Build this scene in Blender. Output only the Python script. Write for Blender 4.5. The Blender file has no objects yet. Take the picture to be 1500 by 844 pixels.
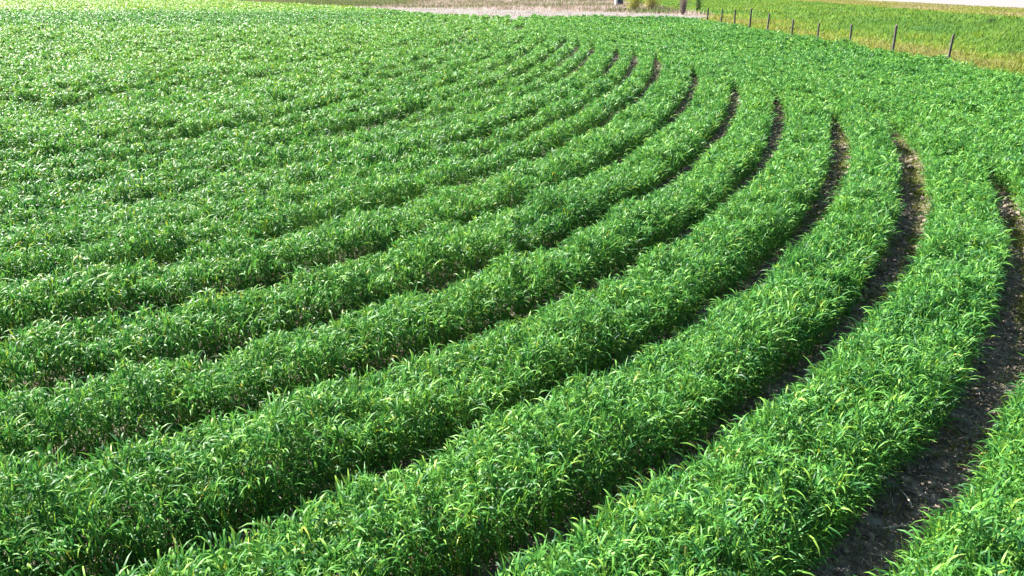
import bpy, math, random
import numpy as np

rng = np.random.default_rng(7)
random.seed(7)
scene = bpy.context.scene
COL = scene.collection
PI = math.pi

# ------------------------------------------------------------------ helpers
def link(o):
    COL.objects.link(o)
    return o

def tag(o, label=None, cat=None, group=None, kind=None):
    if label: o['label'] = label
    if cat: o['category'] = cat
    if group: o['group'] = group
    if kind: o['kind'] = kind
    return o

def quad_mesh(name, verts, quads, mat, tint=None, smooth=True, parent=None):
    """verts n x 3, quads m x 4 -> ONE mesh object"""
    verts = np.ascontiguousarray(verts, np.float32)
    quads = np.ascontiguousarray(quads, np.int32)
    me = bpy.data.meshes.new(name)
    me.vertices.add(len(verts))
    me.vertices.foreach_set('co', verts.ravel())
    k = quads.shape[1]
    me.loops.add(quads.size)
    me.loops.foreach_set('vertex_index', quads.ravel())
    me.polygons.add(len(quads))
    me.polygons.foreach_set('loop_start', np.arange(0, quads.size, k, dtype=np.int32))
    me.polygons.foreach_set('loop_total', np.full(len(quads), k, np.int32))
    if smooth:
        me.polygons.foreach_set('use_smooth', np.ones(len(quads), bool))
    if tint is not None:
        a = me.attributes.new('tint', 'FLOAT', 'POINT')
        a.data.foreach_set('value', np.ascontiguousarray(tint, np.float32))
    me.update()
    me.materials.append(mat)
    o = link(bpy.data.objects.new(name, me))
    if parent: o.parent = parent
    return o

def vnoise(x, y, scale, seed):
    """smooth value noise 0..1"""
    g = np.random.default_rng(seed).random((257, 257))
    fx, fy = np.asarray(x) / scale, np.asarray(y) / scale
    ix, iy = np.floor(fx).astype(int), np.floor(fy).astype(int)
    tx, ty = fx - ix, fy - iy
    tx = tx * tx * (3 - 2 * tx); ty = ty * ty * (3 - 2 * ty)
    ix %= 256; iy %= 256
    return ((g[ix, iy] * (1 - tx) + g[ix + 1, iy] * tx) * (1 - ty)
            + (g[ix, iy + 1] * (1 - tx) + g[ix + 1, iy + 1] * tx) * ty)

def smooth01(x):
    x = np.clip(x, 0, 1)
    return x * x * (3 - 2 * x)

# ------------------------------------------------------------------ materials
def new_mat(name):
    m = bpy.data.materials.new(name)
    m.use_nodes = True
    nt = m.node_tree
    nt.nodes.clear()
    out = nt.nodes.new('ShaderNodeOutputMaterial')
    return m, nt, out

def ramp(nt, stops, fac):
    r = nt.nodes.new('ShaderNodeValToRGB')
    e = r.color_ramp.elements
    while len(e) < len(stops): e.new(0.5)
    for el, (p, c) in zip(e, stops):
        el.position = p; el.color = (*c, 1)
    nt.links.new(fac, r.inputs[0])
    return r.outputs[0]

def leaf_mat(name, stops, tstops, transl=0.35, rough=0.38, spec=0.5):
    m, nt, out = new_mat(name)
    at = nt.nodes.new('ShaderNodeAttribute'); at.attribute_name = 'tint'
    c = ramp(nt, stops, at.outputs['Fac'])
    ct = ramp(nt, tstops, at.outputs['Fac'])
    p = nt.nodes.new('ShaderNodeBsdfPrincipled')
    p.inputs['Roughness'].default_value = rough
    p.inputs['Specular IOR Level'].default_value = spec
    nt.links.new(c, p.inputs['Base Color'])
    t = nt.nodes.new('ShaderNodeBsdfTranslucent')
    nt.links.new(ct, t.inputs['Color'])
    mx = nt.nodes.new('ShaderNodeMixShader'); mx.inputs[0].default_value = transl
    nt.links.new(p.outputs[0], mx.inputs[1]); nt.links.new(t.outputs[0], mx.inputs[2])
    nt.links.new(mx.outputs[0], out.inputs['Surface'])
    return m

def ground_mat(name, stops, scale=3.0, detail=8.0, rough=0.95, bump=0.3, bscale=20.0, stretch=None):
    m, nt, out = new_mat(name)
    tc = nt.nodes.new('ShaderNodeTexCoord')
    vec = tc.outputs['Object']
    if stretch:
        mp = nt.nodes.new('ShaderNodeMapping'); mp.inputs['Scale'].default_value = stretch
        nt.links.new(vec, mp.inputs[0]); vec = mp.outputs[0]
    n = nt.nodes.new('ShaderNodeTexNoise')
    n.inputs['Scale'].default_value = scale; n.inputs['Detail'].default_value = detail
    n.inputs['Roughness'].default_value = 0.65
    nt.links.new(vec, n.inputs['Vector'])
    c = ramp(nt, stops, n.outputs['Fac'])
    p = nt.nodes.new('ShaderNodeBsdfPrincipled')
    p.inputs['Roughness'].default_value = rough
    p.inputs['Specular IOR Level'].default_value = 0.2
    nt.links.new(c, p.inputs['Base Color'])
    n2 = nt.nodes.new('ShaderNodeTexNoise')
    n2.inputs['Scale'].default_value = bscale; n2.inputs['Detail'].default_value = 6
    nt.links.new(vec, n2.inputs['Vector'])
    b = nt.nodes.new('ShaderNodeBump'); b.inputs['Strength'].default_value = bump
    b.inputs['Distance'].default_value = 0.05
    nt.links.new(n2.outputs['Fac'], b.inputs['Height'])
    nt.links.new(b.outputs[0], p.inputs['Normal'])
    nt.links.new(p.outputs[0], out.inputs['Surface'])
    return m

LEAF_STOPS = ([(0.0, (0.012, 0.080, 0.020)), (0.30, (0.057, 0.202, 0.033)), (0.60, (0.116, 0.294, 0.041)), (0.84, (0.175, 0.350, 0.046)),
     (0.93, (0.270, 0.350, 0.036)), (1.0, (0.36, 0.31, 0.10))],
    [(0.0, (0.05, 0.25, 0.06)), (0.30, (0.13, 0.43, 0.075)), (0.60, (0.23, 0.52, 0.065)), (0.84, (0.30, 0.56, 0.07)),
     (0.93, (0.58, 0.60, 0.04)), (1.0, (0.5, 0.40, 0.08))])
M_leaf = leaf_mat('wheat_leaf', *LEAF_STOPS, transl=0.22, rough=0.52, spec=0.28)
M_weed = leaf_mat('weed_leaf',
    [(0.0, (0.06, 0.10, 0.02)), (0.6, (0.14, 0.17, 0.03)), (1.0, (0.26, 0.22, 0.08))],
    [(0.0, (0.10, 0.20, 0.02)), (0.6, (0.25, 0.28, 0.03)), (1.0, (0.35, 0.28, 0.08))], transl=0.3, rough=0.6, spec=0.3)
M_verge = leaf_mat('verge_grass_blade',
    [(0.0, (0.055, 0.140, 0.032)), (0.35, (0.125, 0.235, 0.036)), (0.6, (0.190, 0.250, 0.045)),
     (0.8, (0.230, 0.220, 0.065)), (1.0, (0.34, 0.30, 0.17))],
    [(0.0, (0.08, 0.24, 0.04)), (0.35, (0.19, 0.34, 0.04)), (0.6, (0.27, 0.33, 0.04)),
     (0.8, (0.30, 0.26, 0.06)), (1.0, (0.38, 0.32, 0.17))], transl=0.38, rough=0.65, spec=0.2)
M_brush = leaf_mat('dry_brush_stem',
    [(0.0, (0.10, 0.14, 0.055)), (0.3, (0.26, 0.22, 0.155)), (0.7, (0.42, 0.335, 0.29)), (1.0, (0.58, 0.52, 0.48))],
    [(0.0, (0.12, 0.16, 0.05)), (0.3, (0.20, 0.17, 0.11)), (0.7, (0.36, 0.27, 0.22)), (1.0, (0.55, 0.48, 0.42))],
    transl=0.4, rough=0.8, spec=0.1)
M_straw = leaf_mat('dry_straw',
    [(0.0, (0.28, 0.22, 0.14)), (1.0, (0.62, 0.56, 0.45))], [(0.0, (0.28, 0.22, 0.14)), (1.0, (0.55, 0.5, 0.4))],
    transl=0.1, rough=0.6, spec=0.3)
M_soil = ground_mat('dry_soil', [(0.3, (0.05, 0.038, 0.028)), (0.5, (0.15, 0.12, 0.092)), (0.66, (0.34, 0.29, 0.245))],
                    scale=7, bump=0.6, bscale=28)
M_clod = ground_mat('soil_clod_earth', [(0.3, (0.12, 0.09, 0.066)), (0.7, (0.38, 0.32, 0.265))], scale=25, bump=0.4, bscale=90)
M_ground = ground_mat('far_land', [(0.3, (0.06, 0.09, 0.03)), (0.5, (0.10, 0.12, 0.04)), (0.7, (0.20, 0.17, 0.09))], scale=0.02, bump=0.1, bscale=1)
M_vground = ground_mat('verge_earth', [(0.3, (0.08, 0.10, 0.03)), (0.6, (0.14, 0.13, 0.04)), (0.8, (0.22, 0.18, 0.08))], scale=0.5, bscale=8)
M_gravel = ground_mat('pale_bare_earth', [(0.3, (0.12, 0.107, 0.096)), (0.5, (0.170, 0.157, 0.147)), (0.75, (0.225, 0.213, 0.205))], scale=0.7, bump=0.5, bscale=5)
M_road = ground_mat('gravel_road_surface', [(0.3, (0.185, 0.173, 0.167)), (0.7, (0.225, 0.214, 0.210))], scale=0.25, bump=0.3, bscale=6, stretch=(2.0, 0.25, 1))
M_scrubg = ground_mat('scrub_earth', [(0.3, (0.14, 0.105, 0.08)), (0.55, (0.21, 0.165, 0.14)), (0.8, (0.27, 0.225, 0.20))], scale=0.25, bump=0.5, bscale=3)

def wood_mat():
    m, nt, out = new_mat('weathered_wood')
    tc = nt.nodes.new('ShaderNodeTexCoord')
    mp = nt.nodes.new('ShaderNodeMapping'); mp.inputs['Scale'].default_value = (26, 26, 2.2)
    nt.links.new(tc.outputs['Object'], mp.inputs[0])
    n = nt.nodes.new('ShaderNodeTexNoise'); n.inputs['Scale'].default_value = 1.4; n.inputs['Detail'].default_value = 8
    nt.links.new(mp.outputs[0], n.inputs['Vector'])
    c = ramp(nt, [(0.3, (0.045, 0.039, 0.034)), (0.55, (0.105, 0.095, 0.085)), (0.75, (0.22, 0.205, 0.19))], n.outputs['Fac'])
    p = nt.nodes.new('ShaderNodeBsdfPrincipled'); p.inputs['Roughness'].default_value = 0.9
    nt.links.new(c, p.inputs['Base Color'])
    b = nt.nodes.new('ShaderNodeBump'); b.inputs['Strength'].default_value = 0.6; b.inputs['Distance'].default_value = 0.01
    nt.links.new(n.outputs['Fac'], b.inputs['Height']); nt.links.new(b.outputs[0], p.inputs['Normal'])
    nt.links.new(p.outputs[0], out.inputs['Surface'])
    return m
M_wood = wood_mat()

def plain_mat(name, col, rough=0.6):
    m, nt, out = new_mat(name)
    tc = nt.nodes.new('ShaderNodeTexCoord')
    n = nt.nodes.new('ShaderNodeTexNoise'); n.inputs['Scale'].default_value = 9; n.inputs['Detail'].default_value = 6
    nt.links.new(tc.outputs['Object'], n.inputs['Vector'])
    c = ramp(nt, [(0.35, tuple(v * 0.75 for v in col)), (0.65, col)], n.outputs['Fac'])
    p = nt.nodes.new('ShaderNodeBsdfPrincipled'); p.inputs['Roughness'].default_value = rough
    nt.links.new(c, p.inputs['Base Color'])
    nt.links.new(p.outputs[0], out.inputs['Surface'])
    return m

# ------------------------------------------------------------------ the seeding curve
# Every strip of crop runs parallel to one curve (the line the seeder drove).
# Heading in degrees from +x as a function of the distance s along it.
HS = np.array([-30, -12, 0, 4.5, 7.1, 10.7, 14.0, 17.4, 20.7, 24.0, 27.4, 34.4, 41.0, 50.0, 70.0, 110.0, 400.0])
HA = np.array([18, 24, 29, 31.5, 33.5, 40.2, 49.6, 58.6, 65.3, 69.8, 72.8, 77.2, 80.6, 83.5, 86.5, 90.0, 96.0])
ds = 0.1
S = np.arange(-30, 400, ds)
hd = np.interp(S, HS, HA)
ker = np.ones(41) / 41
hd = np.radians(np.convolve(np.pad(hd, 20, mode='edge'), ker, mode='valid'))
cx = np.cumsum(np.cos(hd)) * ds; cy = np.cumsum(np.sin(hd)) * ds
i0 = int(np.argmin(abs(S - 14.0)))
cx += 0.83 - cx[i0]; cy += 8.08 - cy[i0]
TX, TY = np.cos(hd), np.sin(hd)            # along
NX, NY = TY, -TX                            # to the right (towards the camera side)
thin = np.r_[np.arange(0, 1000, 3), np.arange(1000, len(S), 12)]
cxt, cyt = cx[thin].astype(np.float32), cy[thin].astype(np.float32)

def to_sn(x, y):
    s = np.empty(len(x)); n = np.empty(len(x)); jj = np.empty(len(x), int)
    for a in range(0, len(x), 40000):
        xs, ys = x[a:a + 40000], y[a:a + 40000]
        d = (xs[:, None].astype(np.float32) - cxt) ** 2 + (ys[:, None].astype(np.float32) - cyt) ** 2
        j = thin[d.argmin(1)]
        rx, ry = xs - cx[j], ys - cy[j]
        s[a:a + 40000] = S[j] + rx * TX[j] + ry * TY[j]
        n[a:a + 40000] = rx * NX[j] + ry * NY[j]
        jj[a:a + 40000] = j
    n += np.interp(s, [9, 12, 15, 20, 24, 28, 36, 46], [.04, .0, .02, .15, .16, .13, .09, .09])
    return s, n, jj

# gaps between the strips: offset from the curve and clear width as a function of s
GAP = np.array([5.18, 3.99, 2.72, 1.53, 0.24, -0.93, -2.23, -3.62, -4.60, -5.45, -6.70, -7.55, -8.45, -9.70, -11.0])
GW = [([0, 60], [.36, .36]),
      ([0, 11, 14, 20, 60], [.32, .36, .44, .48, .44]),
      ([0, 12, 17, 22, 60], [.34, .38, .46, .48, .42]),
      ([0, 11, 16, 21, 60], [.34, .38, .42, .42, .36]),
      ([0, 9, 14, 22, 60], [.42, .46, .46, .36, .34]),
      ([0, 10, 16, 22, 60], [.46, .52, .48, .38, .36]),
      ([0, 9, 13, 20, 60], [.50, .56, .54, .42, .36]),
      ([0, 9.5, 12, 18, 24, 60], [.34, .38, .60, .60, .46, .38]),
      ([0, 12, 16, 22, 60], [.16, .26, .42, .48, .42]),
      ([0, 14, 20, 26, 60], [.10, .20, .42, .50, .44]),
      ([0, 14, 20, 28, 60], [.20, .34, .50, .54, .44]),
      ([0, 14, 20, 26, 60], [.12, .24, .46, .54, .46]),
      ([0, 17, 20, 26, 60], [.48, .60, .90, .68, .50]),
      ([0, 20, 28, 60], [.48, .58, .58, .48]),
      ([0, 11, 18, 22, 60], [.62, .80, .76, .60, .50])]
SEND = np.array([27, 28.5, 34.5, 34.5, 38.5, 42, 47, 55, 58, 61, 65, 69, 74, 76, 78.0])  # where the headland begins

def gap_width(k, s):
    w = np.interp(s, *GW[k])
    nz = vnoise(s, np.full_like(s, 7.3 * k), 0.8, 40 + k)
    nz2 = vnoise(s, np.full_like(s, 3.1 * k), 0.25, 80 + k)
    nz3 = vnoise(s, np.full_like(s, 5.7 * k), 2.6, 120 + k)
    w = w * (0.40 + 0.4 * nz + 0.40 * nz2 + 0.4 * nz3)
    w = np.minimum(w, .74 if k == 12 else .56)
    return w * np.clip((SEND[k] - s) / 8.0, 0, 1)

# broken dark lines where the closed-up strips still part: points on the ground
EXTRA = [([(-14.37, 22.07), (-13.21, 21.4), (-12.07, 21.01), (-11.17, 21.8), (-10.6, 23.54), (-9.46, 26.13), (-8.17, 28.86)], 0.6), ([(-7.41, 33.38), (-6.9, 38.67), (-5.85, 43.2)], 0.5), ([(-8.1, 11.93), (-7.38, 11.8), (-7.17, 12.2), (-6.3, 12.48)], 0.35), ([(-4.69, 12.39), (-4.25, 12.77), (-3.66, 13.13)], 0.3), ([(-9.43, 14.08), (-8.75, 14.2)], 0.15), ([(-6.35, 17.16), (-4.91, 17.42), (-4.55, 18.55)], 0.4), ([(-3.62, 47.63), (-2.44, 57.98)], 0.5)]
def extra_gap(x, y):
    best = np.full(len(x), 9.0)
    for pts, wd in EXTRA:
        for (ax, ay), (bx_, by_) in zip(pts[:-1], pts[1:]):
            dx, dy = bx_ - ax, by_ - ay
            t = np.clip(((x - ax) * dx + (y - ay) * dy) / (dx * dx + dy * dy), 0, 1)
            best = np.minimum(best, np.hypot(x - ax - t * dx, y - ay - t * dy) - wd * 0.5 * (0.8 + 1.3 * vnoise(x, y, .8, 66)))
    return best
SEND = np.array([23.5, 24, 29.5, 29.5, 33, 36, 40, 47, 49, 51, 53, 56, 60, 60, 60.0])  # where the headland begins

def gap_width(k, s):
    w = np.interp(s, *GW[k])
    nz = vnoise(s, np.full_like(s, 7.3 * k), 0.8, 40 + k)
    nz2 = vnoise(s, np.full_like(s, 3.1 * k), 0.25, 80 + k)
    w = w * (0.62 + 0.5 * nz + 0.3 * nz2)
    return w * smooth01((SEND[k] - s) / 5.0)

def field_edge_x(y):      # right-hand edge of the field, along the fence
    return np.interp(y, [0, 20, 27, 33, 43, 53, 75, 82], [16.6, 17.3, 17.4, 17.6, 17.6, 17.7, 17.8, 17.4])
def field_edge_y(x):      # far edge of the field
    return np.interp(x, [-385, -141, -77, -61.6, -27.5, -18.3, -7.7, 3.6, 17.8], [600, 310, 206, 185.6, 132.3, 114.5, 93, 86.5, 81.9])

CAM = np.array([0.0, 0.0, 3.25])

# ------------------------------------------------------------------ leaves
def leaves(x, y, z0, az, L, W, e0, e1, seg, twist, tint):
    """curved tapering blades as quad strips"""
    n = len(x)
    t = np.linspace(0, 1, seg + 1)
    el = e0[:, None] + (e1 - e0)[:, None] * t[None, :] ** 1.15
    step = (L / seg)[:, None]
    emid = 0.5 * (el[:, 1:] + el[:, :-1])
    r = np.concatenate([np.zeros((n, 1)), np.cumsum(np.cos(emid) * step, 1)], 1)
    z = np.concatenate([np.zeros((n, 1)), np.cumsum(np.sin(emid) * step, 1)], 1) + z0[:, None]
    z = np.maximum(z, 0.015)
    prof = {1: [1, .3], 2: [.75, 1, .12], 3: [.65, 1, .8, .06], 4: [.55, .95, 1, .7, .05]}[seg]
    prof = np.array(prof)
    az2 = az[:, None] + 0.25 * np.sin(3 * t)[None, :] * (twist[:, None])
    px = x[:, None] + r * np.cos(az)[:, None]
    py = y[:, None] + r * np.sin(az)[:, None]
    tw = twist[:, None] * (0.35 + 0.9 * t[None, :])
    hx, hy = -np.sin(az2), np.cos(az2)
    # blade normal, perpendicular to the run, mixes in with twist
    nx, ny, nz = -np.sin(el) * np.cos(az2), -np.sin(el) * np.sin(az2), np.cos(el)
    wx = hx * np.cos(tw) + nx * np.sin(tw)
    wy = hy * np.cos(tw) + ny * np.sin(tw)
    wz = nz * np.sin(tw)
    hw = 0.5 * W[:, None] * prof[None, :]
    V = np.empty((n, seg + 1, 2, 3), np.float32)
    V[:, :, 0, 0] = px - wx * hw; V[:, :, 0, 1] = py - wy * hw; V[:, :, 0, 2] = z - wz * hw
    V[:, :, 1, 0] = px + wx * hw; V[:, :, 1, 1] = py + wy * hw; V[:, :, 1, 2] = z + wz * hw
    V[..., 2] = np.maximum(V[..., 2], 0.008)
    T = np.repeat(tint.astype(np.float32), 2 * (seg + 1))
    base = (np.arange(n) * 2 * (seg + 1))[:, None]
    i = np.arange(seg)[None, :] * 2
    a = base + i
    Q = np.stack([a, a + 1, a + 3, a + 2], -1).reshape(-1, 4)
    return V.reshape(-1, 3), Q, T

class Bag:
    def __init__(self): self.v, self.q, self.t, self.n = [], [], [], 0
    def add(self, V, Q, T):
        self.v.append(V); self.q.append(Q + self.n); self.t.append(T); self.n += len(V)
    def build(self, name, mat, smooth=True, parent=None):
        return quad_mesh(name, np.concatenate(self.v), np.concatenate(self.q), mat, np.concatenate(self.t), smooth, parent)

def frustum_points(d0, d1, dens, xmax=None, margin=1.6, xmin=None):
    """uniform ground points seen (with a margin) between ground ranges d0 and d1"""
    lo, hi = d0 * 0.86, d1 * 1.14
    ymax = hi
    xl = 0.664 * (0.932 * ymax + 1.2) + margin
    x0, x1 = -xl, xl
    if xmax is not None: x1 = min(x1, xmax)
    if xmin is not None: x0 = max(x0, xmin)
    N = int((x1 - x0) * (ymax - 1.8) * dens)
    x = rng.uniform(x0, x1, N); y = rng.uniform(1.8, ymax, N)
    lim = 0.664 * (0.932 * y + 1.2) + margin
    d = np.hypot(x, y)
    dj = d * rng.uniform(0.88, 1.12, N)
    ok = (abs(x) < lim) & (dj >= d0) & (dj < d1)
    return x[ok], y[ok]

#        d0   d1   width  length dens segs
BANDS = [(0, 7, .0108, .120, 5300, 4), (7, 12, .0132, .130, 3800, 4), (12, 20, .020, .165, 1800, 3),
         (20, 34, .028, .20, 950, 3), (34, 60, .046, .20, 460, 2), (60, 110, .080, .26, 140, 2), (110, 250, .15, .44, 24, 2)]

NROW = len(GAP) - 1
bags = [Bag() for _ in range(NROW)]
headland, inner = Bag(), Bag()
gap_pts = []
H0 = 0.50

for d0, d1, w0, l0, dens, seg in BANDS:
    x, y = frustum_points(d0, d1, dens, xmax=18.0)
    ok = (x < field_edge_x(y) + 0.25 * rng.standard_normal(len(x)) * (d0 > 10)) & (y < field_edge_y(x))
    x, y = x[ok], y[ok]
    s, n, j = to_sn(x, y)
    # strip index and distance to the strip's edges
    send = np.interp(-n, -GAP, SEND)
    gw = np.stack([gap_width(k, s) for k in range(len(GAP))])
    gl = (GAP[:, None] - gw * 0.5)          # left side of gap k (lower n)
    gr = (GAP[:, None] + gw * 0.5)
    cls = np.full(len(x), -3)               # -1 headland, -2 inner mass, -3 in a gap
    edge = np.full(len(x), 9.0)             # distance to the nearest gap
    outdir = np.zeros(len(x))               # +1 towards higher n
    for k in range(NROW):                   # strip k lies between gap k (right) and k+1 (left)
        a, b = gl[k] - n, n - gr[k + 1]
        m = (a > 0) & (b > 0)
        cls[m] = k
        edge[m] = np.minimum(a, b)[m]
        outdir[m] = np.where(a < b, 1.0, -1.0)[m]
        mg = (abs(n - GAP[k]) < gw[k] * 0.5)
    m = n >= gr[0]
    cls[m] = -1; edge[m] = (n - gr[0])[m]; outdir[m] = -1
    # further in: strips that close up; only a faint, patchy line stays between them
    m = n <= gl[-1]
    cls[m] = -2; edge[m] = (gl[-1] - n)[m]; outdir[m] = 1
    q = (-11.0 - n) / 1.23
    f = q - np.floor(q)
    kk = np.floor(q + 0.5)
    dline = np.where(f < 0.5, f, 1 - f) * 1.23
    patch = smooth01((vnoise(s, kk * 11.7, 7.0, 5) - np.interp(s, [15, 26, 32], [.30, .24, .03])) / 0.22) * smooth01((vnoise(s, kk * 5.1, 1.3, 6) - 0.2) / 0.3)
    wid = (0.74 + 0.22 * smooth01((y - 15) / 30)) * patch * smooth01((110 - y) / 25)
    innerm = (n < -11.6)
    close = innerm & (dline < wid * 0.5)
    e2 = dline - wid * 0.5
    edge = np.where(innerm, np.minimum(edge, np.where(wid > 0.05, np.maximum(e2, 0.01), 9)), edge)
    outdir = np.where(innerm & (e2 < edge + 1e-6), np.where(f < 0.5, 1.0, -1.0), outdir)
    cls[close] = -3
    eg = extra_gap(x, y)
    cls[eg < 0] = -3
    edge = np.minimum(edge, np.maximum(eg, 0.01))
    hm = (cls != -3) & (s > send) & (n > -11.0)
    cls[hm] = -1
    edge = np.where(hm & (s > send + 2), 9.0, edge)
    # thin spots
    if d1 <= 34:
        gp = cls == -3
        gap_pts.append((x[gp], y[gp], s[gp], n[gp], np.full(gp.sum(), dens)))
    keep = cls != -3
    x, y, s, n, j, cls, edge, outdir = (v[keep] for v in (x, y, s, n, j, cls, edge, outdir))
    N = len(x)
    # plants stand in tufts: draw the leaves towards jittered tuft centres
    cs = 0.085 * max(1, d0 / 8)
    gi, gj = np.floor(x / cs).astype(int) % 256, np.floor(y / cs).astype(int) % 256
    jit = np.random.default_rng(77).random((2, 256, 256))
    pull = rng.uniform(.2, .65, N)
    mv = np.clip((edge - .04) / (cs * .8), 0, 1)
    x = x + mv * pull * ((np.floor(x / cs) + .15 + .7 * jit[0][gi, gj]) * cs - x)
    y = y + mv * pull * ((np.floor(y / cs) + .15 + .7 * jit[1][gi, gj]) * cs - y)
    tuft_h = np.random.default_rng(78).random((256, 256))[gi, gj]
    d = np.hypot(x, y)
    sc = smooth01(edge / 0.17)
    lump = vnoise(x, y, 0.16 * max(1, d0 / 12), 11) * 0.5 + vnoise(x, y, 0.5 * max(1, d0 / 24), 12) * 0.5
    Hc = H0 * (0.80 + 0.20 * np.sqrt(sc)) * (0.66 - .14 * min(1, d0 / 30) + (0.62 + .3 * min(1, d0 / 30)) * lump)
    Hc = Hc * (0.86 + 0.28 * vnoise(x, y, 2.2, 13)) * (0.90 + 0.2 * tuft_h)
    L = l0 * np.clip(np.exp(rng.normal(-.03, .30, N)), .5, 2.0)
    W = w0 * rng.uniform(0.75, 1.25, N)
    # rising angle first, then bending over
    e0 = np.radians(rng.uniform(50, 88, N))
    e1 = np.radians(rng.uniform(-85, 15, N))
    upright = rng.random(N) < 0.17
    e1 = np.where(upright, e0 - np.radians(rng.uniform(5, 30, N)), e1)
    rise = L * np.maximum(0.5 * (np.sin(e0) + np.sin(np.minimum(e0, (e0 + e1) * .5))) * .55, 0.15)
    layer = rng.random(N) ** np.where(edge < .16, 1.0, 0.75)
    z0 = np.maximum(Hc * (0.25 + 0.80 * layer) - rise, 0.01)
    z0 = np.where(upright, np.maximum(Hc * 1.06 - L * 0.95, 0.01), z0)
    az = rng.uniform(0, 2 * PI, N)
    on = np.arctan2(NY[j] * outdir, NX[j] * outdir)
    ow = rng.random(N) < (0.5 if d0 < 12 else 0.1) * (1 - sc)
    al = (~ow) & (rng.random(N) < 0.75 * (1 - sc))
    az = np.where(al, on + PI + rng.normal(0, .9, N), az)
    az = np.where(ow, on + rng.normal(0, 0.7, N), az)
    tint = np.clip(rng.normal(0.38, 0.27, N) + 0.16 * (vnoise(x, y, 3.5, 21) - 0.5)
                   + 0.17 * smooth01((-n + 1) / 26), 0, 0.86)  # yellower towards the left: crop variation plus backlit glow, put into the leaf colour
    band = smooth01((y - 62) / 10) * (1 - smooth01((y - 96) / 10)) * smooth01((-x - 4) / 15)
    tint = np.clip(tint - 0.22 * band + 0.20 * smooth01((y - 100) / 30), 0, 0.9)
    ye = rng.random(N) < np.clip(.012 - x * .005, .002, .035)
    tint = np.where(ye, rng.uniform(0.86, 0.95, N), tint)
    dry = rng.random(N) < 0.002
    tint = np.where(dry, rng.uniform(0.96, 1.0, N), tint)
    twist = rng.normal(0, 0.55, N)
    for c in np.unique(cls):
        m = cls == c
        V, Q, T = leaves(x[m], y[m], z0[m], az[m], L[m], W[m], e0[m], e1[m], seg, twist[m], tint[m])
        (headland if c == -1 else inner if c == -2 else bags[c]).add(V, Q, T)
    # stalks that show at the strips' sides
    if d1 <= 34:
        m = (rng.random(N) < np.where(edge < 0.3, 0.22, 0.06))
        K = int(m.sum())
        V, Q, T = None, None, None
        sw = np.full(K, 0.0042 * max(1, w0 / 0.0125)) * rng.uniform(.7, 1.3, K)
        for c in np.unique(cls[m]):
            mm = np.nonzero(m)[0][cls[m] == c]
            k2 = len(mm)
            V, Q, T = leaves(x[mm], y[mm], np.zeros(k2) + 0.005, az[mm], Hc[mm] * rng.uniform(.6, .95, k2), np.full(k2, sw.mean()),
                             np.radians(rng.uniform(76, 90, k2)), np.radians(rng.uniform(60, 88, k2)), 2, rng.normal(0, .2, k2),
                             np.clip(tint[mm] + 0.12, 0, .9))
            (headland if c == -1 else inner if c == -2 else bags[c]).add(V, Q, T)

ROW_LABELS = [
    'crop strip cut off by the right edge, right of the outermost bare soil furrow',
    'wide crop strip left of the outermost bare furrow, right of centre at the bottom',
    'crop strip meeting the middle of the bottom edge, between two furrows of bare soil',
    'curved crop strip that fills the bottom left corner above a black shaded furrow',
    'fifth curved crop strip counted from the bottom right corner',
    'sixth curved crop strip counted from the bottom right corner, meeting the left edge halfway up',
    'curved crop strip just below the long dark furrow at mid height',
    'curved crop strip directly above the long dark furrow at mid height',
    'second crop strip above the long dark furrow at mid height',
    'third crop strip above the long dark furrow, between faint broken gaps',
    'fourth crop strip above the long dark furrow at mid height',
    'narrow crop strip just below the broken dark furrow high on the left',
    'narrow crop strip just above the broken dark furrow high on the left',
    'innermost crop strip, beside the closed mass of crop on the left',
]
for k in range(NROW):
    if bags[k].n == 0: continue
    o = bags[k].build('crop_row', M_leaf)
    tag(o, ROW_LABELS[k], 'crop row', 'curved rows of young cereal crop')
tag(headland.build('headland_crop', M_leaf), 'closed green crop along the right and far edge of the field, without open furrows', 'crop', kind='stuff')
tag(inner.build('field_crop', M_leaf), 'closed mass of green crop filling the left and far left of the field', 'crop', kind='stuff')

# ------------------------------------------------------------------ ground
def sheet(name, pts, z, mat, kind='structure'):
    me = bpy.data.meshes.new(name)
    me.from_pydata([(px, py, z) for px, py in pts], [], [tuple(range(len(pts)))])
    me.materials.append(mat)
    o = link(bpy.data.objects.new(name, me))
    o['kind'] = kind
    return o

sheet('ground', [(-4000, -800), (4000, -800), (4000, 5000), (-4000, 5000)], -0.06, M_ground)
# crop soil, finely uneven near the camera
nx_, ny_ = 420, 440
gx = np.linspace(-9, 17.0, nx_); gy = np.linspace(1.0, 27.0, ny_)
X, Y = np.meshgrid(gx, gy)
Z = 0.035 * (vnoise(X, Y, 0.5, 31) - .5) + 0.03 * (vnoise(X, Y, 0.16, 32) - .5) + 0.022 * (vnoise(X, Y, 0.075, 33) - .5)
fade = smooth01(np.minimum.reduce([X + 9, 17.0 - X, Y - 1.0, 27.0 - Y]) / 0.8)
Z = Z * fade + 0.004 + 0.02 * fade
ii = (np.arange(ny_ - 1)[:, None] * nx_ + np.arange(nx_ - 1)[None, :]).ravel()
o = quad_mesh('soil', np.stack([X, Y, Z], -1).reshape(-1, 3), np.stack([ii, ii + 1, ii + nx_ + 1, ii + nx_], -1), M_soil)
o['kind'] = 'structure'
sheet('field_soil', [(-420, -40), (17.6, -40), (17.7, 82), (3.6, 86.3), (-7.7, 93), (-18.3, 115), (-27.5, 132.5), (-61.6, 186), (-141, 310), (-385, 622)], 0.0, M_soil)
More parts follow.
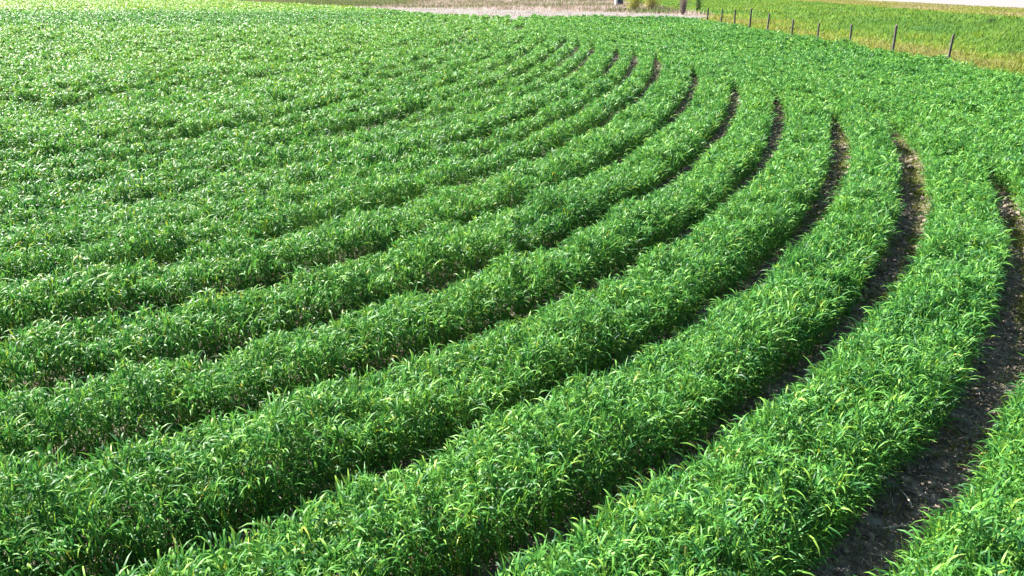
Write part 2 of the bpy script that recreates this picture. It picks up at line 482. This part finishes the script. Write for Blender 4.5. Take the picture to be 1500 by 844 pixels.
# roadside verge, bare strip, dry scrubland and gravel road beyond the field
sheet('verge_ground', [(17.2, -40), (400, -40), (400, 420), (30, 420), (24, 100), (17.2, 82)], -0.008, M_vground)
sheet('bare_strip', [(17.9, 81.2), (21.5, 86.5), (24.6, 96), (19.5, 109), (10, 119), (-5.6, 132), (-19, 142), (-30, 150), (-33, 142),
                     (-27.5, 131.6), (-18.3, 113.8), (-7.7, 92), (3.6, 85.4)], 0.012, M_gravel)
sheet('scrub_ground', [(24.6, 96), (30, 420), (-300, 620), (-141, 311), (-64, 190), (-33, 141), (-30, 148), (-19, 140), (-5.6, 130), (10, 117), (19.5, 107)], 0.004, M_scrubg)
sheet('gravel_road', [(64, -40), (79, 95), (84.4, 135), (91, 183), (96.5, 234), (104, 420), (170, 420), (160, 200), (146, 95), (128, -40)], 0.02, M_road)

# ------------------------------------------------------------------ soil clods, straw and weeds in the furrows
gx = np.concatenate([g[0] for g in gap_pts]); gy = np.concatenate([g[1] for g in gap_pts])
gs = np.concatenate([g[2] for g in gap_pts]); gn = np.concatenate([g[3] for g in gap_pts]); gd = np.concatenate([g[4] for g in gap_pts])
def pick(density, extra=1.0):
    p = np.clip(density * extra / gd, 0, 1)
    return rng.random(len(gx)) < p
def soil_z(x, y): 
    z = 0.035 * (vnoise(x, y, 0.5, 31) - .5) + 0.03 * (vnoise(x, y, 0.16, 32) - .5) + 0.022 * (vnoise(x, y, 0.075, 33) - .5)
    return z + 0.024
ph = (1 + 5 ** .5) / 2
ico = np.array([(-1, ph, 0), (1, ph, 0), (-1, -ph, 0), (1, -ph, 0), (0, -1, ph), (0, 1, ph), (0, -1, -ph), (0, 1, -ph), (ph, 0, -1), (ph, 0, 1), (-ph, 0, -1), (-ph, 0, 1)]) / 1.9
icf = np.array([(0, 11, 5), (0, 5, 1), (0, 1, 7), (0, 7, 10), (0, 10, 11), (1, 5, 9), (5, 11, 4), (11, 10, 2), (10, 7, 6), (7, 1, 8),
                (3, 9, 4), (3, 4, 2), (3, 2, 6), (3, 6, 8), (3, 8, 9), (4, 9, 5), (2, 4, 11), (6, 2, 10), (8, 6, 7), (9, 8, 1)])
m = pick(620)
cxs, cys = gx[m] + rng.normal(0, .02, m.sum()), gy[m] + rng.normal(0, .02, m.sum())
K = len(cxs)
r = np.clip(np.exp(rng.normal(-4.85, 0.68, K)), .003, .042) * np.where(np.hypot(cxs, cys) > 9, 1.4, 1)
V = ico[None] * (1 + rng.normal(0, .17, (K, 12, 1))) * (r[:, None] * rng.uniform(.7, 1.3, (K, 3)))[:, None, :]
V[:, :, 2] *= 0.75
V += np.stack([cxs, cys, soil_z(cxs, cys) + r * 0.25], -1)[:, None, :]
F = (np.arange(K) * 12)[:, None, None] + icf[None]
tag(quad_mesh('soil_clods', V.reshape(-1, 3), F.reshape(-1, 3), M_clod, smooth=False), 'loose crumbs and clods of dry pale soil in the furrows', 'soil clods', kind='stuff')

m = pick(190) & (gn > -4.2)
b = Bag(); K = int(m.sum())
b.add(*leaves(gx[m], gy[m], soil_z(gx[m], gy[m]) + .006, rng.uniform(0, 2 * PI, K), rng.uniform(.03, .13, K), rng.uniform(.002, .0055, K),
              rng.uniform(-.1, .3, K), rng.uniform(-.3, .2, K), 2, rng.normal(0, .4, K), rng.random(K)))
tag(b.build('straw_litter', M_straw), 'short bits of dry straw lying on the soil in the furrows', 'straw', kind='stuff')

# small yellowish weeds, most on the sunny right side of the two outer furrows
b = Bag()
side = np.full(len(gx), 9.0)
for k in (1, 2, 3):
    side = np.where(abs(gn - GAP[k]) < .4, gn - GAP[k], side)
dn = np.where(side < 9, np.where(side > 0.02, 700, 480), 130) * (0.25 + 1.6 * smooth01((vnoise(gx, gy, .5, 55) - .45) / .3))
dn = dn * np.where((gn > 1.2) & (gs > 15) & (side > 0), 4.5, 1)
m = (rng.random(len(gx)) < np.clip(dn / gd, 0, 1)) & (gn > -4)
K = int(m.sum())
far = np.clip(np.hypot(gx[m], gy[m]) / 9, 1, 3)
b.add(*leaves(gx[m], gy[m], np.full(K, .02), rng.uniform(0, 2 * PI, K), rng.uniform(.04, .12, K), rng.uniform(.004, .008, K) * far,
              np.radians(rng.uniform(40, 85, K)), np.radians(rng.uniform(-40, 60, K)), 3, rng.normal(0, .5, K), np.clip(rng.normal(.5, .25, K), 0, 1)))
tag(b.build('furrow_weeds', M_weed), 'small yellowish weeds and grass sprouting in the furrows', 'weeds', kind='stuff')

# the few dry stalks one can tell apart on the outermost furrow
def stalk(label, p, q, r):
    b = Bag()
    p, q = np.array(p), np.array(q)
    n = 8; ts = np.linspace(0, 1, n + 1); ax = q - p
    up = np.array([0, 0, 1.0]); sd = np.cross(ax, up); sd /= np.linalg.norm(sd); up = np.cross(sd, ax); up /= np.linalg.norm(up)
    V = []
    for t in ts:
        c = p + ax * t + up * 0.012 * math.sin(t * PI) + sd * .006 * math.sin(t * 5)
        for k in range(6):
            a = k * PI / 3
            V.append(c + (sd * math.cos(a) * 1.5 + up * math.sin(a) * .8) * r * (1.15 - .5 * t + .12 * (k % 2)))
    V = np.array(V)
    Q = [(i * 6 + k, i * 6 + (k + 1) % 6, (i + 1) * 6 + (k + 1) % 6, (i + 1) * 6 + k) for i in range(n) for k in range(6)]
    Q += [(0, 1, 2, 3), (0, 3, 4, 5), (n * 6, n * 6 + 1, n * 6 + 2, n * 6 + 3), (n * 6, n * 6 + 3, n * 6 + 4, n * 6 + 5)]
    o = quad_mesh('straw_stalk', V, np.array(Q), M_straw, np.full(len(V), .95), True)
    return tag(o, label, 'stalk', 'dry stalks lying on the outermost furrow')
stalk('thick pale dry stalk sticking out of the crop edge over the shaded furrow', (2.47, 4.60, .13), (2.72, 4.70, .17), .0052)
stalk('thin dry stalk lying level across the bare soil nearest the bottom edge', (2.36, 4.02, .045), (2.53, 4.03, .05), .0035)
stalk('short pale stalk lying steeply along the furrow above the level one', (2.64, 4.22, .05), (2.66, 4.42, .05), .0042)

# ------------------------------------------------------------------ verge grass, dry scrub
b = Bag()
for d0, d1, w0, l0, dens, seg in [(24, 48, .035, .34, 150, 2), (48, 90, .06, .42, 50, 2), (90, 240, .13, .42, 18, 2)]:
    x, y = frustum_points(d0, d1, dens, xmin=17.4)
    rd = np.interp(y, [-40, 95, 135, 183, 234, 420], [64, 79, 84.4, 91, 96.5, 104])
    lim_left = np.where(y > 82, np.interp(y, [82, 96, 420], [18, 24.6, 30]), field_edge_x(y) + .1)
    ok = (x > lim_left) & (x < rd)
    x, y, rd = x[ok], y[ok], rd[ok]
    N = len(x)
    big = vnoise(x, y, 7, 61); mid = vnoise(x, y, 2.2, 62)
    near = 1 - smooth01((x - 19.5 - 5 * big) / 6)
    roadside = smooth01((x - rd + 27) / 9)
    tint = 0.10 + 0.30 * big + 0.34 * (mid - .5) + 0.24 * near + 0.52 * roadside + rng.normal(0, .10, N)
    strip = np.exp(-((x - 20.3 - 1.2 * mid) / 1.2) ** 2) * .14
    tint = np.clip(tint + strip, 0, 1)
    L = l0 * rng.uniform(.6, 1.4, N) * (0.55 + .9 * mid) * (1 - .55 * roadside)
    L = np.where(x < 18.6, L * .85, L)
    b.add(*leaves(x, y, np.zeros(N), rng.uniform(0, 2 * PI, N), L, w0 * rng.uniform(.6, 1.3, N), np.radians(rng.uniform(55, 88, N)),
                  np.radians(rng.uniform(-30, 70, N)), seg, rng.normal(0, .5, N), tint))
tag(b.build('verge_grass', M_verge), 'lime green and ochre grass on the verge beyond the fence', 'grass', kind='stuff')

b = Bag()
x = rng.uniform(-75, 30, 90000); y = rng.uniform(98, 235, 90000)
fe = np.interp(x, [-75, -64, -34, -32, -19, -5.6, 10, 19.5, 24.6], [205, 188, 141, 147, 139, 129, 117, 107, 97])
right = np.interp(y, [96, 420], [24.6, 30])
dens_ = vnoise(x, y, 5, 71)
ok = (y > fe + 1.0 - 6 * (vnoise(x, y, 2.5, 74) - .55)) & (x < right) & (rng.random(len(x)) < .25 + .9 * dens_)
x, y = x[ok], y[ok]; N = len(x)
gt = vnoise(x, y, 9, 72)
tint = np.clip(.85 * vnoise(x, y, 4, 73) + rng.normal(.12, .16, N) - .45 * smooth01((gt - .55) / .15) - .6 * smooth01((-x - 16) / 12), 0, 1)
b.add(*leaves(x, y, np.zeros(N), rng.uniform(0, 2 * PI, N), rng.uniform(.25, .8, N), rng.uniform(.05, .12, N), np.radians(rng.uniform(60, 90, N)),
              np.radians(rng.uniform(10, 85, N)), 2, rng.normal(0, .4, N), tint))
tag(b.build('dry_brush', M_brush), 'dry brown brush and dead grass beyond the pale bare strip', 'dry brush', kind='stuff')
b = Bag()   # dead stubble scattered on the bare strip
x = rng.uniform(-62, 24, 60000); y = rng.uniform(82, 200, 60000)
fe = np.interp(x, [-64, -40, -19, -5.6, 10, 19.5, 24.6], [205, 176, 149, 134, 119, 109, 97])
ok = (y < fe + 2) & (y > field_edge_y(x)) & (rng.random(len(x)) < smooth01((vnoise(x, y, 3, 75) - .42) / .3) * .9 + .06)
x, y = x[ok], y[ok]; N = len(x)
b.add(*leaves(x, y, np.zeros(N), rng.uniform(0, 2 * PI, N), rng.uniform(.1, .35, N), rng.uniform(.03, .07, N), np.radians(rng.uniform(40, 90, N)),
              np.radians(rng.uniform(0, 80, N)), 2, rng.normal(0, .4, N), rng.uniform(.2, 1, N)))
tag(b.build('stubble', M_brush), 'sparse dead stubble on the pale bare strip past the far edge of the field', 'stubble', kind='stuff')

# ------------------------------------------------------------------ fence posts
# ground range, height, lean of the top (to the right)
POSTS = [(33.5, 1.47, .05), (38.5, 1.60, .0), (43.5, 1.42, -.04), (48.2, 1.30, -.03), (52.7, 1.37, -.03), (57.9, 1.54, .0),
         (62.3, 1.78, .0), (66.7, 1.60, .0), (70.9, 1.56, -.02), (76.0, 1.48, .0)]
PLAB = ['nearest wooden fence post, leaning right, at the right edge of the crop',
        'second fence post from the right, tall and straight',
        'third fence post from the right, beside a brown patch of dry grass',
        'fourth fence post from the right, shortest of the near ones',
        'fifth fence post from the right, thick and grey',
        'sixth fence post from the right, halfway along the fence',
        'seventh fence post from the right, tallest of the far ones',
        'third fence post from the far end, dark against lime grass',
        'second fence post from the far end, dark against lime grass',
        'farthest fence post, at the corner of the pale bare strip']
for i, ((yy, h, lean), lab) in enumerate(zip(POSTS, PLAB)):
    rr = np.random.default_rng(900 + i)
    rad = .064 * rr.uniform(.9, 1.12); K = 14
    V = []; zs = [-.05, .05, .35, .7, 1.0 * h - .25, h - .03, h]
    rs = [1.1, 1.06, 1.0, .97, .94, .93, .78]
    ph0 = rr.uniform(0, 6)
    for z, q in zip(zs, rs):
        for k in range(K):
            a = k * 2 * PI / K
            rq = rad * q * (1 + .07 * math.sin(2 * a + ph0) + .05 * math.sin(5 * a + ph0 + z) )
            tilt = .02 * math.cos(a + ph0) if z > h - .05 else 0
            V.append((rq * math.cos(a) + lean * 1.3 * z / h + .012 * math.sin(z * 3 + ph0), rq * math.sin(a) + .01 * math.sin(z * 2), z + tilt))
    top = len(V); V.append((lean * 1.3, 0, h + .004))
    faces = [(j * K + k, j * K + (k + 1) % K, (j + 1) * K + (k + 1) % K, (j + 1) * K + k) for j in range(len(zs) - 1) for k in range(K)]
    faces += [((len(zs) - 1) * K + k, (len(zs) - 1) * K + (k + 1) % K, top) for k in range(K)]
    me = bpy.data.meshes.new('fence_post'); me.from_pydata(V, [], faces)
    me.polygons.foreach_set('use_smooth', np.ones(len(faces), bool)); me.materials.append(M_wood)
    o = link(bpy.data.objects.new('fence_post', me)); o.location = (18.2, yy, 0)
    tag(o, lab, 'fence post', 'fence posts along the edge of the field')

# ------------------------------------------------------------------ shrubs, box
def shrub(name, loc, h, w, label, twig_m, leaf_m=None, leaf_t=(.3, .6), nst=16, nleaf=1800, seed=1, group=None):
    rr = np.random.default_rng(seed)
    root = link(bpy.data.objects.new(name, None)); root.location = loc
    tag(root, label, 'shrub', group)
    V, Q = [], []
    tips = []
    def seg_(p, q, r0, r1):
        ax = q - p; sd = np.cross(ax, [.31, .17, .9]); sd /= np.linalg.norm(sd) + 1e-9; up = np.cross(sd, ax); up /= np.linalg.norm(up) + 1e-9
        b0 = len(V)
        for c, r in ((p, r0), (q, r1)):
            for k in range(4):
                a = k * PI / 2
                V.append(c + (sd * math.cos(a) + up * math.sin(a)) * r)
        for k in range(4): Q.append((b0 + k, b0 + (k + 1) % 4, b0 + 4 + (k + 1) % 4, b0 + 4 + k))
    for i in range(nst):
        a = rr.uniform(0, 2 * PI); sp = rr.uniform(.05, .5) * w
        p = np.array([.12 * math.cos(a), .12 * math.sin(a), 0.0]); hh = h * rr.uniform(.6, 1.0)
        e = np.array([sp * math.cos(a), sp * math.sin(a), hh])
        last = p; r = .022
        for t in (.33, .66, 1.0):
            q = p + (e - p) * t + rr.normal(0, .05 * w, 3) * [1, 1, .3]
            seg_(last, q, r, r * .7)
            for _ in range(4):
                tt = rr.uniform(.2, 1); bq = last + (q - last) * tt
                be = bq + rr.normal(0, 1, 3) * [.16 * w, .16 * w, .1 * h] + [0, 0, .12 * h]
                seg_(bq, be, r * .5, r * .2); tips.append(be); tips.append((bq + be) / 2)
            r *= .7; last = q
        tips.append(last)
    quad_mesh('stem', np.array(V), np.array(Q), twig_m, rr.uniform(.55, 1, len(V)), False, root)
    if leaf_m:
        tips = np.array(tips); c = tips[rr.integers(0, len(tips), nleaf)] + rr.normal(0, .11 * w, (nleaf, 3)) * [1, 1, .8]
        c[:, 2] = np.abs(c[:, 2])
        b = Bag()
        b.add(*leaves(c[:, 0], c[:, 1], c[:, 2], rr.uniform(0, 2 * PI, nleaf), rr.uniform(.08, .16, nleaf), rr.uniform(.05, .10, nleaf),
                      rr.uniform(-.3, 1.2, nleaf), rr.uniform(-1.2, .6, nleaf), 2, rr.normal(0, .6, nleaf), rr.uniform(*leaf_t, nleaf)))
        b.build('foliage', leaf_m, True, root)
    return root
M_shrub = leaf_mat('shrub_leaf',
    [(0.0, (0.08, 0.16, 0.03)), (0.5, (0.22, 0.25, 0.035)), (1.0, (0.34, 0.28, 0.10))],
    [(0.0, (0.2, 0.35, 0.04)), (0.5, (0.45, 0.5, 0.05)), (1.0, (0.5, 0.4, 0.12))], transl=0.45, rough=0.6, spec=0.2)
G_ = 'shrubs past the far corner of the field'
shrub('shrub', (18.3, 123.5, 0), 2.6, 3.4, 'yellow green leafy shrub beside the small dark blue box', M_brush, M_shrub, (.3, .9), nleaf=4200, seed=3, group=G_)
shrub('shrub', (21.4, 126, 0), 2.9, 3.2, 'yellowish shrub between the leafy one and the bare grey one', M_brush, M_shrub, (.5, 1), nleaf=3400, seed=4, group=G_)
shrub('shrub', (21.9, 105, 0), 2.5, 1.5, 'bare pale grey twiggy shrub at the end of the bare strip', M_brush, None, nst=80, seed=5, group=G_)
shrub('shrub', (25.6, 113, 0), 2.4, 1.1, 'dark green narrow shrub right of the bare grey one', M_brush, M_verge, (.0, .3), seed=6, nleaf=1300, group=G_)
shrub('weed_clump', (42.3, 72.0, 0), .75, .8, 'small dark green weed clump on the verge below the road edge', M_brush, M_verge, (.0, .15), nst=9, nleaf=500, seed=8)['category'] = 'weed'

def box_mesh(name, c, sz, mat, parent, bev=.03):
    import bmesh
    bm = bmesh.new(); bmesh.ops.create_cube(bm, size=1.0)
    for v in bm.verts: v.co = (v.co.x * sz[0] + c[0], v.co.y * sz[1] + c[1], v.co.z * sz[2] + c[2])
    bmesh.ops.bevel(bm, geom=bm.edges[:], offset=bev, segments=2, affect='EDGES')
    me = bpy.data.meshes.new(name); bm.to_mesh(me); bm.free(); me.materials.append(mat)
    o = link(bpy.data.objects.new(name, me)); o.parent = parent
    return o
bx = link(bpy.data.objects.new('storage_box', None)); bx.location = (20.1, 154, 0); bx.rotation_euler.z = .15
tag(bx, 'small dark blue and white box standing in the dry brush', 'box')
box_mesh('body', (.1, 0, .62), (1.1, .8, .95), plain_mat('dark_blue_paint', (.03, .04, .09)), bx)
box_mesh('end_panel', (-.64, 0, .66), (.36, .84, 1.05), plain_mat('white_paint', (.75, .75, .74)), bx)
box_mesh('lid', (.1, 0, 1.13), (1.16, .86, .07), plain_mat('dark_blue_lid', (.04, .05, .08)), bx)
box_mesh('skid', (0, -.25, .07), (1.2, .12, .14), M_wood, bx, .01)
box_mesh('skid', (0, .25, .07), (1.2, .12, .14), M_wood, bx, .01)

# ------------------------------------------------------------------ light, sky, camera
SUN_EL, SUN_AZ = math.radians(41), math.radians(-53)      # azimuth from +y, negative to the left
sd = bpy.data.lights.new('sun', 'SUN'); sd.energy = 5.0; sd.angle = math.radians(.5); sd.color = (1.0, .955, .88)
so = link(bpy.data.objects.new('sun', sd))
so.rotation_euler = (PI / 2 - SUN_EL, 0, PI - SUN_AZ)
from mathutils import Vector
dirv = Vector((math.sin(SUN_AZ) * math.cos(SUN_EL), math.cos(SUN_AZ) * math.cos(SUN_EL), math.sin(SUN_EL)))
so.rotation_euler = dirv.to_track_quat('Z', 'Y').to_euler()

w = bpy.data.worlds.new('World'); scene.world = w; w.use_nodes = True
nt = w.node_tree; nt.nodes.clear()
sky = nt.nodes.new('ShaderNodeTexSky'); sky.sky_type = 'NISHITA'; sky.sun_disc = False
sky.sun_elevation = SUN_EL; sky.sun_rotation = SUN_AZ % (2 * PI)
bg = nt.nodes.new('ShaderNodeBackground'); bg.inputs['Strength'].default_value = 0.05
out = nt.nodes.new('ShaderNodeOutputWorld')
nt.links.new(sky.outputs[0], bg.inputs[0]); nt.links.new(bg.outputs[0], out.inputs[0])

cd = bpy.data.cameras.new('camera'); co = link(bpy.data.objects.new('camera', cd))
cd.sensor_width = 36; cd.lens = 1130 / 1500 * 36; cd.clip_end = 8000; cd.clip_start = .05
co.location = CAM
co.rotation_euler = (PI / 2 - math.atan((422 + 18) / 1130), 0, 0)
scene.camera = co

scene.view_settings.view_transform = 'Standard'
scene.view_settings.look = 'None'
scene.view_settings.exposure = 2.05
scene.view_settings.gamma = 1.0
scene.view_settings.use_curve_mapping = False
scene.cycles.max_bounces = 6
scene.cycles.diffuse_bounces = 1
scene.cycles.transmission_bounces = 3
scene.render.filter_size = 1.1
